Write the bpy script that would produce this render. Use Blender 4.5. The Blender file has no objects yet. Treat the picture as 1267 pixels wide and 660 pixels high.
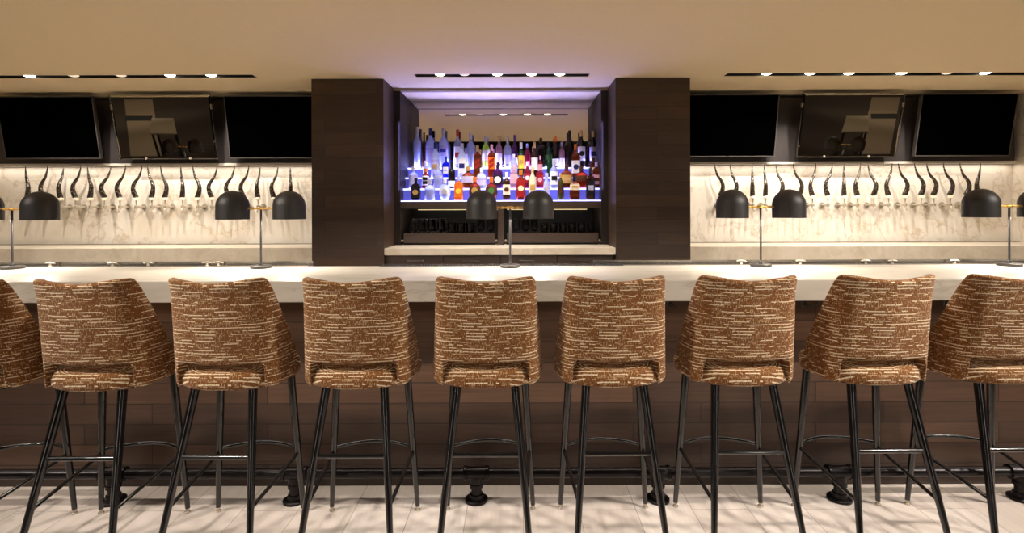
import bpy, bmesh, math, random
from mathutils import Vector, Matrix
random.seed(7)
sc = bpy.context.scene
COL = sc.collection
PI = math.pi

# ------------------------------------------------------------------ colour / materials
def L(r, g, b):
    f = lambda c: (c/12.92 if c <= .04045 else ((c+.055)/1.055)**2.4)
    return (f(r/255), f(g/255), f(b/255), 1)

class NT:
    """small node-tree helper"""
    def __init__(s, name):
        s.m = bpy.data.materials.new(name); s.m.use_nodes = True
        s.t = s.m.node_tree; s.n = s.t.nodes; s.b = s.n['Principled BSDF']
    def add(s, typ, **kw):
        nd = s.n.new(typ)
        for k, v in kw.items(): setattr(nd, k, v)
        return nd
    def link(s, a, b): s.t.links.new(a, b)
    def coord(s, which='Object'):
        return s.add('ShaderNodeTexCoord').outputs[which]
    def mapv(s, src, scale=(1, 1, 1), loc=(0, 0, 0), rot=(0, 0, 0)):
        mp = s.add('ShaderNodeMapping')
        mp.inputs['Scale'].default_value = scale; mp.inputs['Location'].default_value = loc
        mp.inputs['Rotation'].default_value = rot
        s.link(src, mp.inputs['Vector']); return mp.outputs[0]
    def noise(s, vec, scale=1, detail=3, rough=.5, dist=0, out='Fac'):
        n = s.add('ShaderNodeTexNoise')
        n.inputs['Scale'].default_value = scale; n.inputs['Detail'].default_value = detail
        n.inputs['Roughness'].default_value = rough; n.inputs['Distortion'].default_value = dist
        s.link(vec, n.inputs['Vector']); return n.outputs[out]
    def ramp(s, fac, stops):
        r = s.add('ShaderNodeValToRGB'); e = r.color_ramp.elements
        while len(e) < len(stops): e.new(.5)
        for i, (p, c) in enumerate(stops): e[i].position = p; e[i].color = c
        s.link(fac, r.inputs[0]); return r.outputs[0]
    def mix(s, fac, a, b, mode='MIX'):
        m = s.add('ShaderNodeMix', data_type='RGBA', blend_type=mode)
        for sock, v in ((m.inputs[0], fac), (m.inputs[6], a), (m.inputs[7], b)):
            if hasattr(v, 'links'): s.link(v, sock)
            else: sock.default_value = v
        return m.outputs[2]
    def math(s, op, a, b=0.0, c=0.0):
        m = s.add('ShaderNodeMath', operation=op)
        for sock, v in zip(m.inputs, (a, b, c)):
            if hasattr(v, 'links'): s.link(v, sock)
            else: sock.default_value = v
        return m.outputs[0]
    def bump(s, h, strength=.3, dist=.01):
        b = s.add('ShaderNodeBump'); b.inputs['Strength'].default_value = strength
        b.inputs['Distance'].default_value = dist
        s.link(h, b.inputs['Height']); s.link(b.outputs[0], s.b.inputs['Normal'])
    def set(s, **kw):
        for k, v in kw.items():
            s.b.inputs[k.replace('_', ' ')].default_value = v
        return s
    def color(s, sock): s.link(sock, s.b.inputs['Base Color'])

def plain(name, col, rough=.5, metal=0, amp=.06, **kw):
    t = NT(name); t.set(Base_Color=col, Roughness=rough, Metallic=metal)
    # a little grain so that no surface is perfectly flat
    n = t.noise(t.coord(), 35, 2)
    c2 = tuple(min(1, c*(1+amp)) for c in col[:3])+(1,); c1 = tuple(c*(1-amp) for c in col[:3])+(1,)
    t.color(t.ramp(n, [(.3, c1), (.7, c2)]))
    for k, v in kw.items(): t.b.inputs[k.replace('_', ' ')].default_value = v
    return t.m

def emit(name, col, strength, base=None):
    t = NT(name); t.set(Base_Color=base or col, Emission_Color=col, Emission_Strength=strength, Roughness=.4)
    return t.m

def planks(name, cols, width, height, axis_u, axis_v, rough, joint, grain_amt=.35, spec=.5, bumpy=.15, jointw=.004, voff=0):
    t = NT(name); co = t.coord()
    sep = t.add('ShaderNodeSeparateXYZ'); t.link(co, sep.inputs[0])
    cmb = t.add('ShaderNodeCombineXYZ')
    t.link(sep.outputs[axis_u], cmb.inputs[0]); t.link(t.math('ADD', sep.outputs[axis_v], voff), cmb.inputs[1])
    br = t.add('ShaderNodeTexBrick', offset=.37, offset_frequency=2)
    t.link(cmb.outputs[0], br.inputs['Vector'])
    br.inputs['Scale'].default_value = 1
    br.inputs['Brick Width'].default_value = width; br.inputs['Row Height'].default_value = height
    br.inputs['Mortar Size'].default_value = jointw; br.inputs['Mortar Smooth'].default_value = .3
    br.inputs['Color1'].default_value = (0, 0, 0, 1); br.inputs['Color2'].default_value = (1, 1, 1, 1)
    br.inputs['Mortar'].default_value = (.5, .5, .5, 1); br.inputs['Bias'].default_value = 0
    base = t.ramp(br.outputs['Color'], [(0, cols[0]), (.5, cols[1]), (1, cols[2])])
    off = t.mix(1.0, br.outputs['Color'], (7, 13, 3, 1), 'MULTIPLY')
    va = t.add('ShaderNodeVectorMath', operation='ADD'); t.link(cmb.outputs[0], va.inputs[0]); t.link(off, va.inputs[1])
    g = t.noise(t.mapv(va.outputs[0], (3, 60, 1)), 1, 5, .65, .6)
    g2 = t.noise(t.mapv(va.outputs[0], (1.2, 9, 1)), 1, 4, .6, 1.2)
    gg = t.math('MULTIPLY_ADD', g, .6, t.math('MULTIPLY', g2, .4))
    lo = 1-grain_amt; hi = 1+grain_amt
    gr = t.ramp(gg, [(.3, (lo, lo, lo, 1)), (.7, (hi, hi, hi, 1))])
    c = t.mix(1.0, base, gr, 'MULTIPLY')
    c = t.mix(br.outputs['Fac'], c, joint)
    t.color(c); t.set(Roughness=rough, Specular_IOR_Level=spec)
    h = t.math('SUBTRACT', t.math('MULTIPLY', gg, .5), br.outputs['Fac'])
    t.bump(h, bumpy, .004)
    return t.m

def stone(name, base, vein, cloud, scale=1.4, vein_amt=.6, rough=.25, stretch=(1, 1, 1)):
    t = NT(name); co = t.mapv(t.coord(), stretch)
    w = t.noise(co, scale*.9, 5, .6, .0, 'Color')
    va = t.add('ShaderNodeVectorMath', operation='SCALE'); t.link(w, va.inputs[0]); va.inputs['Scale'].default_value = .55
    vb = t.add('ShaderNodeVectorMath', operation='ADD'); t.link(co, vb.inputs[0]); t.link(va.outputs[0], vb.inputs[1])
    v = t.noise(vb.outputs[0], scale*2.1, 4, .55, .8)
    d = t.math('ABSOLUTE', t.math('SUBTRACT', v, .5))
    line = t.ramp(d, [(0, (1, 1, 1, 1)), (.018, (.3, .3, .3, 1)), (.06, (0, 0, 0, 1))])
    m2 = t.noise(co, scale*1.3, 2)
    mask = t.math('MULTIPLY', line, t.math('MULTIPLY', t.math('GREATER_THAN', m2, .42), vein_amt))
    cl = t.noise(vb.outputs[0], scale*1.6, 5, .6)
    b = t.ramp(cl, [(.3, cloud), (.6, base)])
    t.color(t.mix(mask, b, vein)); t.set(Roughness=rough)
    return t.m

M = {}
M['ceiling'] = plain('ceiling_paint', L(238, 218, 180), .9, amp=.012)
M['wall_dark'] = plain('dark_wall_paint', L(74, 66, 54), .85)
M['bulkhead'] = plain('charcoal_panel', L(50, 44, 43), .45)
M['wood'] = planks('dark_walnut_planks', (L(54, 39, 28), L(59, 43, 31), L(67, 49, 36)), 1.15, .103, 0, 2, .45, L(44, 33, 26), .3, jointw=.0025, spec=.35)
M['woodside'] = planks('dark_walnut_side', (L(56, 42, 34), L(60, 45, 36), L(66, 49, 39)), 1.15, .103, 1, 2, .38, L(42, 32, 25), .3, jointw=.0025)
M['barwood'] = planks('bar_front_walnut', (L(66, 48, 38), L(74, 54, 42), L(90, 66, 51)), .95, .106, 0, 2, .4, L(46, 33, 26), .36, jointw=.003)
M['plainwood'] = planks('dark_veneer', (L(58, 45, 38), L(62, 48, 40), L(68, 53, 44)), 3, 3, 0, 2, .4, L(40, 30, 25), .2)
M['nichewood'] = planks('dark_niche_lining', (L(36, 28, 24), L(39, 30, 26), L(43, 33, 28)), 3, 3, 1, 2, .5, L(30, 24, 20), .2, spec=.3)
M['redwood'] = planks('red_brown_rail', (L(112, 74, 58), L(118, 78, 61), L(124, 82, 64)), 2.4, 1, 0, 2, .4, L(50, 30, 22), .2)
M['floor'] = planks('pale_plank_tile', (L(224, 211, 201), L(230, 218, 208), L(235, 224, 215)), 1.25, .268, 1, 0, .45, L(176, 160, 148), .09, .4, .05, .002, voff=-.024)
M['marble'] = stone('cream_marble', L(234, 226, 213), L(176, 150, 116), L(220, 209, 192), 1.5, .5, .25)
M['counter'] = stone('limestone_counter', L(226, 214, 194), L(196, 178, 150), L(206, 192, 170), 3.0, .4, .3)
M['bartop'] = stone('quartzite_bar_top', L(194, 187, 174), L(154, 144, 128), L(172, 164, 150), 1.2, .5, .28, (.7, 2.2, 3))
M['blackmetal'] = plain('black_powder_coat', L(36, 33, 33), .4, .0)
M['legmetal'] = plain('black_gloss_tube', L(22, 20, 20), .15, .0, Coat_Weight=.5, Coat_Roughness=.08)
M['pipe'] = plain('black_iron_pipe', L(40, 37, 38), .3, .8)
M['shade'] = plain('matte_black_shade', L(29, 26, 25), .5, .0)
M['shadein'] = plain('white_enamel', L(235, 225, 205), .5)
M['brass'] = plain('brushed_brass', L(226, 184, 106), .35, 1)
M['chrome'] = plain('satin_chrome', L(206, 196, 178), .25, .55)
M['ledgold'] = emit('dim_warm_led_strip', (1, .75, .4, 1), .9)
M['steel'] = plain('stainless_steel', L(170, 165, 158), .25, 1)
M['ivory'] = plain('ivory_ferrule', L(240, 230, 205), .35)
M['screen'] = plain('off_screen', (0.0003, .0003, .0003, 1), .6, 0, Specular_IOR_Level=.0)
M['bezel'] = plain('screen_bezel', L(84, 79, 76), .35, .3)
M['stonetrim'] = plain('pale_stone_trim', L(214, 206, 194), .3)
M['black'] = plain('black_slot', L(14, 12, 11), .7)
M['rubber'] = plain('black_rubber', L(38, 37, 38), .6)
M['carpet'] = plain('dark_carpet', L(66, 56, 47), .95)
M['beige'] = plain('beige_laminate', L(196, 180, 152), .5)
M['bulb'] = emit('warm_bulb', (1, .78, .5, 1), 10)
M['spot'] = emit('spot_lens', (1, .9, .72, 1), 14)
M['spotdim'] = emit('spot_lens_turned_away', (1, .85, .65, 1), .7)
M['ledwarm'] = emit('warm_led_strip', (1, .8, .5, 1), 2.0)
M['shelfedge'] = emit('shelf_edge_glow', (.42, .45, 1, 1), 2.6)
M['riser'] = emit('lit_acrylic_riser', (.085, .085, .34, 1), .42)
M['tread'] = emit('lit_acrylic_tread', (.40, .40, 1, 1), 2.2)
M['panelbeige'] = plain('beige_band', L(150, 132, 108), .7)

def mirror_mat(name, tint, rough=.01):
    t = NT(name); t.set(Base_Color=tint, Metallic=1, Roughness=rough); return t.m
M['mirror'] = mirror_mat('dark_tinted_mirror', (.55, .52, .48, 1))
M['mirrorniche'] = mirror_mat('niche_mirror', (.62, .58, .55, 1))

def horn_mat():
    t = NT('hammered_horn'); co = t.coord()
    n = t.noise(co, 75, 3, .6)
    t.color(t.ramp(n, [(.35, L(36, 28, 22)), (.57, L(60, 49, 40)), (.67, L(205, 194, 176))]))  # pale speckle puts the glints of the hammered metal into the colour
    t.link(t.ramp(n, [(.52, (.3, .3, .3, 1)), (.66, (.9, .9, .9, 1))]), t.b.inputs['Metallic'])
    t.set(Roughness=.25); t.bump(n, .5, .004); return t.m
M['horn'] = horn_mat()

def fabric_mat():
    t = NT('brown_cream_tweed'); uv = t.coord('UV')
    sep = t.add('ShaderNodeSeparateXYZ'); t.link(uv, sep.inputs[0])
    U, V = sep.outputs[0], sep.outputs[1]
    wob = t.noise(t.mapv(uv, (9, 3, 1)), 1, 2)
    Vw = t.math('ADD', V, t.math('MULTIPLY', wob, .006))
    def dashes(pitch, fu, thr, thick, seed):
        r = t.math('DIVIDE', Vw, pitch)
        row = t.math('FLOOR', r); fr = t.math('FRACT', r)
        cmb = t.add('ShaderNodeCombineXYZ')
        t.link(t.math('MULTIPLY', U, fu), cmb.inputs[0]); t.link(t.math('MULTIPLY_ADD', row, 5.37, seed), cmb.inputs[1])
        n = t.noise(cmb.outputs[0], 1, 2.5, .6)
        a = t.math('GREATER_THAN', n, thr); b = t.math('LESS_THAN', fr, thick)
        return t.math('MULTIPLY', a, b)
    d1 = dashes(.0135, 9, .505, .26, 1.3)
    d1 = t.math('MULTIPLY', d1, t.math('GREATER_THAN', t.noise(t.mapv(uv, (190, 190, 1)), 1, 2), .40))
    d2 = dashes(.0070, 26, .565, .36, 8.1)
    # fine upright ticks in patches
    tick = t.noise(t.mapv(uv, (330, 75, 1)), 1, 2, .5)
    patch = t.noise(t.mapv(uv, (14, 20, 1)), 1, 3, .5)
    tk = t.math('MULTIPLY', t.math('GREATER_THAN', tick, .595), t.math('GREATER_THAN', patch, .42))
    tk2 = t.math('GREATER_THAN', t.noise(t.mapv(uv, (300, 260, 1)), 1, 1), .70)
    base = t.ramp(t.noise(t.mapv(uv, (60, 160, 1)), 1, 3, .6), [(.3, L(102, 61, 27)), (.7, L(136, 87, 41))])
    c = t.mix(t.math('MULTIPLY', tk2, .22), base, L(190, 150, 105))
    c = t.mix(t.math('MULTIPLY', tk, .62), c, L(222, 192, 150))
    c = t.mix(t.math('MULTIPLY', d2, .55), c, L(222, 194, 152))
    c = t.mix(t.math('MULTIPLY', d1, .92), c, L(244, 226, 192))
    t.color(c); t.set(Roughness=.9, Specular_IOR_Level=.2, Sheen_Weight=.15)
    t.bump(t.math('ADD', d1, t.math('MULTIPLY', tick, .4)), .35, .002)
    return t.m
M['fabric'] = fabric_mat()

GL = {}
def glassy(key, col, trans=.75, rough=.08, emi=0):
    if key in GL: return GL[key]
    t = NT('bottle_'+key)
    t.set(Base_Color=col, Transmission_Weight=trans, Roughness=rough, IOR=1.35)
    GL[key] = t.m; return t.m
glassy('clear', L(225, 230, 250), .72, .06)
glassy('frost', L(205, 215, 250), .45, .5)
glassy('amber', L(112, 44, 16), .5, .06)
glassy('redamber', L(128, 36, 14), .45, .06)
glassy('brown', L(56, 26, 14), .35, .08)
glassy('dark', L(26, 18, 16), .1, .08)
glassy('green', L(24, 66, 34), .35, .08)
glassy('lime', L(196, 226, 92), .4, .3)
glassy('cobalt', L(26, 30, 190), .5, .1)
glassy('pink', L(205, 150, 165), .6, .1)
glassy('magenta', L(130, 24, 52), .45, .1)
glassy('purple', L(70, 26, 80), .4, .1)
glassy('orange', L(238, 110, 20), .45, .15)
glassy('olive', L(70, 66, 30), .3, .12)
glassy('cream', L(226, 206, 170), .2, .3)
glassy('tumbler', L(225, 225, 225), 1.0, .02)
def plainc(key, rgb, rough=.4, metal=0):
    k = 'c_'+key
    if k not in M: M[k] = plain('cap_'+key, L(*rgb), rough, metal)
    return M[k]
LABC = dict(white=(236, 232, 232), cream=(232, 216, 180), black=(24, 20, 20), red=(158, 30, 26), orange=(240, 120, 30),
            yellow=(240, 200, 60), gold=(196, 158, 84), blue=(44, 52, 170), tan=(206, 170, 120), purple=(60, 40, 120),
            green=(60, 110, 50), silver=(190, 190, 200), brown=(80, 44, 24), lavender=(186, 180, 226), navy=(30, 34, 96), pink=(232, 170, 180))

# ------------------------------------------------------------------ mesh helpers
class MB:
    def __init__(s): s.bm = bmesh.new(); s.uv = {}
    def box(s, x0, x1, y0, y1, z0, z1, bev=0):
        r = bmesh.ops.create_cube(s.bm, size=1)
        vs = r['verts']
        bmesh.ops.scale(s.bm, vec=(abs(x1-x0), abs(y1-y0), abs(z1-z0)), verts=vs)
        bmesh.ops.translate(s.bm, vec=((x0+x1)/2, (y0+y1)/2, (z0+z1)/2), verts=vs)
        if bev:
            es = list({e for v in vs for e in v.link_edges})
            bmesh.ops.bevel(s.bm, geom=es, offset=bev, segments=2, affect='EDGES', profile=.6)
        return s
    def tube(s, pts, r, seg=14, cap=True):
        """sweep along pts (list of 3-vectors); r number or list"""
        P = [Vector(p) for p in pts]
        R = r if isinstance(r, (list, tuple)) else [r]*len(P)
        rings = []; up = None
        for i, p in enumerate(P):
            t = (P[min(i+1, len(P)-1)]-P[max(i-1, 0)]).normalized()
            if up is None:
                up = Vector((0, 0, 1)) if abs(t.z) < .9 else Vector((1, 0, 0))
            a = (up-t*up.dot(t)).normalized(); b = t.cross(a); up = a
            rings.append([s.bm.verts.new(p+(a*math.cos(q)+b*math.sin(q))*R[i]) for q in [2*PI*k/seg for k in range(seg)]])
        for A, B in zip(rings, rings[1:]):
            for k in range(seg):
                s.bm.faces.new((A[k], A[(k+1) % seg], B[(k+1) % seg], B[k]))
        if cap:
            s.bm.faces.new(rings[0][::-1]); s.bm.faces.new(rings[-1])
        return s
    def lathe(s, prof, c=(0, 0, 0), seg=24, sq=2.0, sx=1.0, sy=1.0, axis='z', close=True):
        """prof: [(r, z)...]; sq: superellipse exponent"""
        rings = []
        for r, z in prof:
            ring = []
            for k in range(seg):
                q = 2*PI*(k+.5)/seg; ca, sa = math.cos(q), math.sin(q)
                x = math.copysign(abs(ca)**(2/sq), ca)*r*sx; y = math.copysign(abs(sa)**(2/sq), sa)*r*sy
                p = (x, y, z) if axis == 'z' else ((z, x, y) if axis == 'x' else (x, z, y))
                ring.append(s.bm.verts.new(Vector(p)+Vector(c)))
            rings.append(ring)
        for A, B in zip(rings, rings[1:]):
            for k in range(seg): s.bm.faces.new((A[k], A[(k+1) % seg], B[(k+1) % seg], B[k]))
        if close:
            s.bm.faces.new(rings[0][::-1]); s.bm.faces.new(rings[-1])
        return s
    def poly(s, pts, z):
        s.bm.faces.new([s.bm.verts.new((x, y, z)) for x, y in pts]); return s
    def build(s, name, mat, parent=None, smooth=True, angle=40, loc=None):
        bmesh.ops.recalc_face_normals(s.bm, faces=s.bm.faces[:])
        me = bpy.data.meshes.new(name); s.bm.to_mesh(me); s.bm.free()
        for m in (mat if isinstance(mat, (list, tuple)) else [mat]): me.materials.append(m)
        o = bpy.data.objects.new(name, me); COL.objects.link(o)
        if smooth:
            me.shade_smooth()
            try: me.set_sharp_from_angle(angle=math.radians(angle))
            except Exception: pass
        if parent: o.parent = parent
        if loc: o.location = loc
        return o

def tag(o, label, cat, group=None, kind=None):
    o['label'] = label; o['category'] = cat
    if group: o['group'] = group
    if kind: o['kind'] = kind
    return o
def empty(name, loc, label, cat, group=None, rz=0):
    o = bpy.data.objects.new(name, None); COL.objects.link(o); o.empty_display_size = .1
    o.location = loc; o.rotation_euler = (0, 0, rz)
    return tag(o, label, cat, group)
def struct(o): o['kind'] = 'structure'; return o
def copy_tree(o, parent=None):
    c = o.copy(); COL.objects.link(c)
    if parent: c.parent = parent
    for ch in list(o.children): copy_tree(ch, c)
    return c
ORD = ['first', 'second', 'third', 'fourth', 'fifth', 'sixth', 'seventh', 'eighth', 'ninth', 'tenth', 'eleventh', 'twelfth',
       'thirteenth', 'fourteenth', 'fifteenth', 'sixteenth', 'seventeenth', 'eighteenth']

# ------------------------------------------------------------------ camera   (x right, y into the picture, z up)
F = 650.0; H = 1.44
cam = bpy.data.cameras.new('camera'); co = bpy.data.objects.new('camera', cam); COL.objects.link(co)
cam.sensor_width = 36; cam.lens = F/1267*36; cam.shift_x = -6.5/1267; cam.shift_y = -73/1267
co.matrix_world = Matrix.Translation((0, 0, H)) @ Matrix.Rotation(PI/2, 4, 'X') @ Matrix.Rotation(math.radians(-.17), 4, 'Z')
cam.clip_start = .05; sc.camera = co

CEIL = 2.5
# ------------------------------------------------------------------ the room
struct(MB().box(-13, 13, -13, 5.3, -.06, 0).build('floor', M['floor'], smooth=False))
cp = MB(); cp.box(-13, 13, -13, -.2, 0, .006)
struct(cp.build('floor_carpet', M['carpet'], smooth=False))
for nm, sgn in (('floor_walkway_right', 1), ('floor_walkway_left', -1)):
    pts = [(7.1, -.95), (7.75, -.95), (11.6, -6.4), (10.75, -6.4)]
    pts = [(x if sgn > 0 else -.29-x, y) for x, y in pts]
    struct(MB().poly(pts, .010).build(nm, M['panelbeige'], smooth=False))
    bp = [(9.15, -3.85), (9.85, -3.85), (10.15, -4.35), (9.45, -4.35)]
    bp = [(x if sgn > 0 else -.29-x, y) for x, y in bp]
    struct(MB().poly(bp, .014).build(nm.replace('walkway', 'threshold'), M['black'], smooth=False))
# low ceiling over the bar with long openings for the light slots
SLOTS = [(-4.55, -2.10), (-.818, .578), (1.675, 4.45)]
SY0, SY1 = 4.166, 4.262
cl = MB()
cl.box(-13, 13, 2.05, SY0, CEIL, CEIL+.12)
cl.box(-13, 13, SY1, 5.3, CEIL, CEIL+.12)
xs = [-13]+[v for a in SLOTS for v in a]+[13]
for a, b in zip(xs[0::2], xs[1::2]): cl.box(a, b, SY0, SY1, CEIL, CEIL+.12)
struct(cl.build('ceiling', M['ceiling'], smooth=False))
struct(MB().box(-13, 13, -13, 2.04, 3.3, 3.4).build('ceiling_high', M['wall_dark'], smooth=False))
struct(MB().box(-13, 13, 2.041, 2.049, CEIL+.001, 3.399).build('trim_1', M['wall_dark'], smooth=False))
struct(MB().box(-13.1, -13.001, -13, 5.3, 0.001, 3.4).build('wall_left', M['wall_dark'], smooth=False))
struct(MB().box(13.001, 13.1, -13, 5.3, 0.001, 3.4).build('wall_right', M['wall_dark'], smooth=False))
struct(MB().box(-13, 13, -13.1, -13.001, 0.001, 3.4).build('wall_front', M['wall_dark'], smooth=False))
struct(MB().box(-13, 13, 5.301, 5.4, 0.001, 2.62).build('wall_back', M['wall_dark'], smooth=False))

NX0, NX1 = -1.034, .745          # niche opening
CL0, CL1, CR0, CR1 = -1.682, -1.093, .807, 1.417   # pillars
CY = 4.30; CZ = 1.109
WL, WR = -5.05, 4.76
# ---- pillars
for nm, a, b, lab in (('wall_pillar_left', CL0, CL1, 'dark walnut plank pillar left of the bottle niche'),
                      ('wall_pillar_right', CR0, CR1, 'dark walnut plank pillar right of the bottle niche')):
    m = MB().box(a, b, CY, 5.29, 0, CEIL-.002)
    o = m.build(nm, [M['wood'], M['woodside']], smooth=False)
    for p in o.data.polygons:
        if abs(p.normal.x) > .5: p.material_index = 1
    struct(o); o['label'] = lab
# short marble return wall at far right and (out of view) far left
struct(MB().box(WR, WR+.12, 4.0, 5.29, 0, CEIL-.002).build('wall_return_right', M['marble'], smooth=False))
struct(MB().box(WL-.12, WL, 4.0, 5.29, 0, CEIL-.002).build('wall_return_left', M['marble'], smooth=False))

# ---- bulkheads, backsplashes, back counters of the two tap walls
for side, a, b in (('left', WL, CL0), ('right', CR1, WR)):
    e = .06 if side == 'right' else 0
    struct(MB().box(a+.001, b-.001-e, 4.96, 5.29, 1.868, CEIL-.03).build('wall_bulkhead_'+side, M['bulkhead'], smooth=False))
    struct(MB().box(a+.001, b-.001-e*.7, 4.955, 5.05, 1.844, 1.867).build('trim_bulkhead_'+side, M['stonetrim'], smooth=False))
    struct(MB().box(a+.001, b-.001, 5.05, 5.29, .001, 1.841).build('wall_backsplash_'+side, M['marble'], smooth=False))
    root = empty('back_counter', ((a+b)/2, 4.7, 0), 'thick cream stone back counter under the %s row of beer taps' % side, 'counter')
    def loc(x0, x1, y0, y1, z0, z1, nm, mt, bev=.003):
        ox, oy = (a+b)/2, 4.7
        return MB().box(x0-ox, x1-ox, y0-oy, y1-oy, z0, z1, bev).build(nm, mt, root, smooth=False)
    CK, CT = 4.55, 1.098
    loc(a+.003, b-.003, CK, 5.045, .964, CT, 'countertop', M['counter'])
    loc(a+.003, b-.003, CK+.05, 5.045, .0, .963, 'cabinet_body', M['plainwood'], 0)
    loc(a+.003, b-.003, 4.97, 5.04, CT, CT+.006, 'back_strip', M['steel'], 0)  # thin steel strip along the back of the counter

# ---- the bottle niche
NY = 4.65
struct(MB().box(CL1, CR0, NY, NY+.06, 2.476, CEIL-.001).build('trim_niche_top', M['panelbeige'], smooth=False))
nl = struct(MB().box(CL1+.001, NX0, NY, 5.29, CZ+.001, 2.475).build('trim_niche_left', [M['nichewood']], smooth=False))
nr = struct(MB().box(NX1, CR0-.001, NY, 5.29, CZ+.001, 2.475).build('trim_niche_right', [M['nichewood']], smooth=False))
struct(MB().box(NX0, NX1, NY+.06, 5.29, 2.478, 2.499).build('trim_niche_ceiling', M['ceiling'], smooth=False))
struct(MB().box(NX0, NX1, 5.20, 5.29, CZ, 2.477).build('wall_niche_back', M['black'], smooth=False))
mr = MB().box(NX0+.001, NX1-.001, -.004, .004, 0, .66)
o = mr.build('wall_mirror', M['mirrorniche'], smooth=False, loc=(0, 5.085, 1.815))
o.rotation_euler = (math.radians(-.35), 0, 0)
tag(o, 'clear mirror lining the back of the lit bottle niche', 'mirror')
# wood band below the shelves, and centre post
struct(MB().box(NX0+.001, NX1-.001, NY, NY+.03, 1.434, 1.495).build('trim_niche_band', M['plainwood'], smooth=False))
struct(MB().box(-.172, -.118, NY+.002, NY+.028, CZ+.002, 1.433).build('trim_niche_post', M['plainwood'], smooth=False))
# stepped back-lit bottle shelf
TZ = [1.505, 1.615, 1.72, 1.818]; TY = [4.652, 4.752, 4.852, 4.952, 5.078]
sh = empty('bottle_shelf', (-.145, 4.65, 1.5), 'stepped bottle shelf glowing blue between the two dark pillars', 'shelf')
for i in range(4):
    def lb(x0, x1, y0, y1, z0, z1, nm, mt):
        return MB().box(x0+.145, x1+.145, y0-4.65, y1-4.65, z0-1.5, z1-1.5).build(nm, mt, sh, smooth=False)
    xa, xb = NX0+.002, NX1-.002
    lb(xa, xb, TY[i]+.006, TY[i+1]+.004, TZ[i]-.012, TZ[i], 'tread', M['tread'])
    lb(xa, xb, TY[i], TY[i]+.005, TZ[i]-.014, TZ[i]-.001, 'lit_edge', M['shelfedge'])
    if i: lb(xa, xb, TY[i]+.006, TY[i]+.012, TZ[i-1]+.001, TZ[i]-.014, 'riser', M['riser'])

MB().box(NX0+.147, NX1+.143, .032, .54, -.019, -.0145).build('glow_shield', M['black'], sh, smooth=False)  # black board added to stop shelf glow leaking into the recess below
# niche counter
root = empty('back_counter', (-.143, 4.5, 0), 'pale stone counter slab between the two dark pillars below the niche', 'counter')
MB().box(CL1+.143+.004, CR0+.143-.004, CY-4.5-.003, .145+.3, 1.052, CZ, .003).build('countertop', M['counter'], root, smooth=False)
dw = empty('drawer_cabinet', (-.143, 4.5, 0), 'dark wood drawer cabinet under the niche counter', 'cabinet')
MB().box(CL1+.147, CR0+.139, -.13, .44, 0, 1.05).build('cabinet_body', M['black'], dw, smooth=False)
wd = (CR0-CL1-.01)/4
for i in range(4):
    x0 = CL1+.005+i*wd+.143
    d = MB().box(x0+.003, x0+wd-.003, -.15, -.131, .80, 1.046, .002).build('drawer', M['plainwood'], dw, smooth=False)
    xc = -.84+.143+.46*i
    h = MB(); h.box(xc-.066, xc+.066, -.168, -.160, .996, 1.005, .002); h.box(xc-.055, xc-.045, -.162, -.150, .997, 1.004); h.box(xc+.045, xc+.055, -.162, -.150, .997, 1.004)
    h.build('handle', M['steel'], d, smooth=False)

# glass racks (pull-out trays) with glassware
for side, a, b in (('left', NX0+.004, -.178), ('right', -.112, NX1-.004)):
    t = empty('glass_tray', ((a+b)/2, 4.68, CZ+.002), 'dark wood pull-out glass tray in the niche, %s of its centre post' % side, 'tray')
    w = (b-a)/2
    MB().box(-w+.02, w-.02, -.02, .0, .016, .103, .003).build('tray_front', M['plainwood'], t, smooth=False)
    m = MB(); m.box(-w+.02, w-.02, .001, .40, .012, .026); m.box(-w+.02, -w+.03, .001, .40, .027, .09); m.box(w-.03, w-.02, .001, .40, .027, .09)
    m.build('tray_box', M['black'], t, smooth=False)
    for sx in (-1, 1):
        k = MB().lathe([(.001, 0), (.010, .001), (.012, .006), (.009, .012), (.002, .014)], (0, 0, 0), 12, axis='y')
        k.build('slide_knob', M['chrome'], t, loc=(sx*(w-.008), -.022, .035))
    MB().box(-w+.02, w-.02, 0, .01, 0, .011).build('runner', M['black'], t, smooth=False)
struct(MB().box(NX0+.06, -.19, 5.16, 5.17, 1.418, 1.425).build('trim_niche_light_left', M['ledgold'], smooth=False))
struct(MB().box(-.10, NX1-.06, 5.16, 5.17, 1.418, 1.425).build('trim_niche_light_right', M['ledgold'], smooth=False))

def wine_glass(label, group):
    r = empty('wine_glass', (0, 0, 0), label, 'glass', group)
    MB().lathe([(.030, 0), (.030, .003), (.006, .008), (.0045, .02), (.0045, .075), (.012, .085), (.030, .105), (.036, .135), (.033, .175), (.029, .205),
                (.027, .205), (.031, .175), (.034, .135), (.028, .108), (.004, .090), (.001, .089)], seg=16, close=True).build('bowl_and_stem', GL['tumbler'], r)
    return r
def tumbler(label, group, h=.165):
    r = empty('tumbler', (0, 0, 0), label, 'glass', group)
    MB().lathe([(.030, 0), (.032, .004), (.036, h*.6), (.037, h), (.0345, h), (.0335, h*.6), (.028, .016), (.001, .015)], seg=16).build('glass_body', GL['tumbler'], r)
    return r
gz = CZ+.002+.027
wg0 = tb0 = None
def put_glass(kind, x, y, label, group):
    global wg0, tb0
    if kind == 'w':
        if wg0 is None: wg0 = o = wine_glass(label, group)
        else: o = copy_tree(wg0)
    else:
        if tb0 is None: tb0 = o = tumbler(label, group)
        else: o = copy_tree(tb0)
    o.location = (x, y, gz); o['label'] = label; o['group'] = group
s0 = 139.0
def gx(px, y): return (px-640)*y/F
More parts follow.
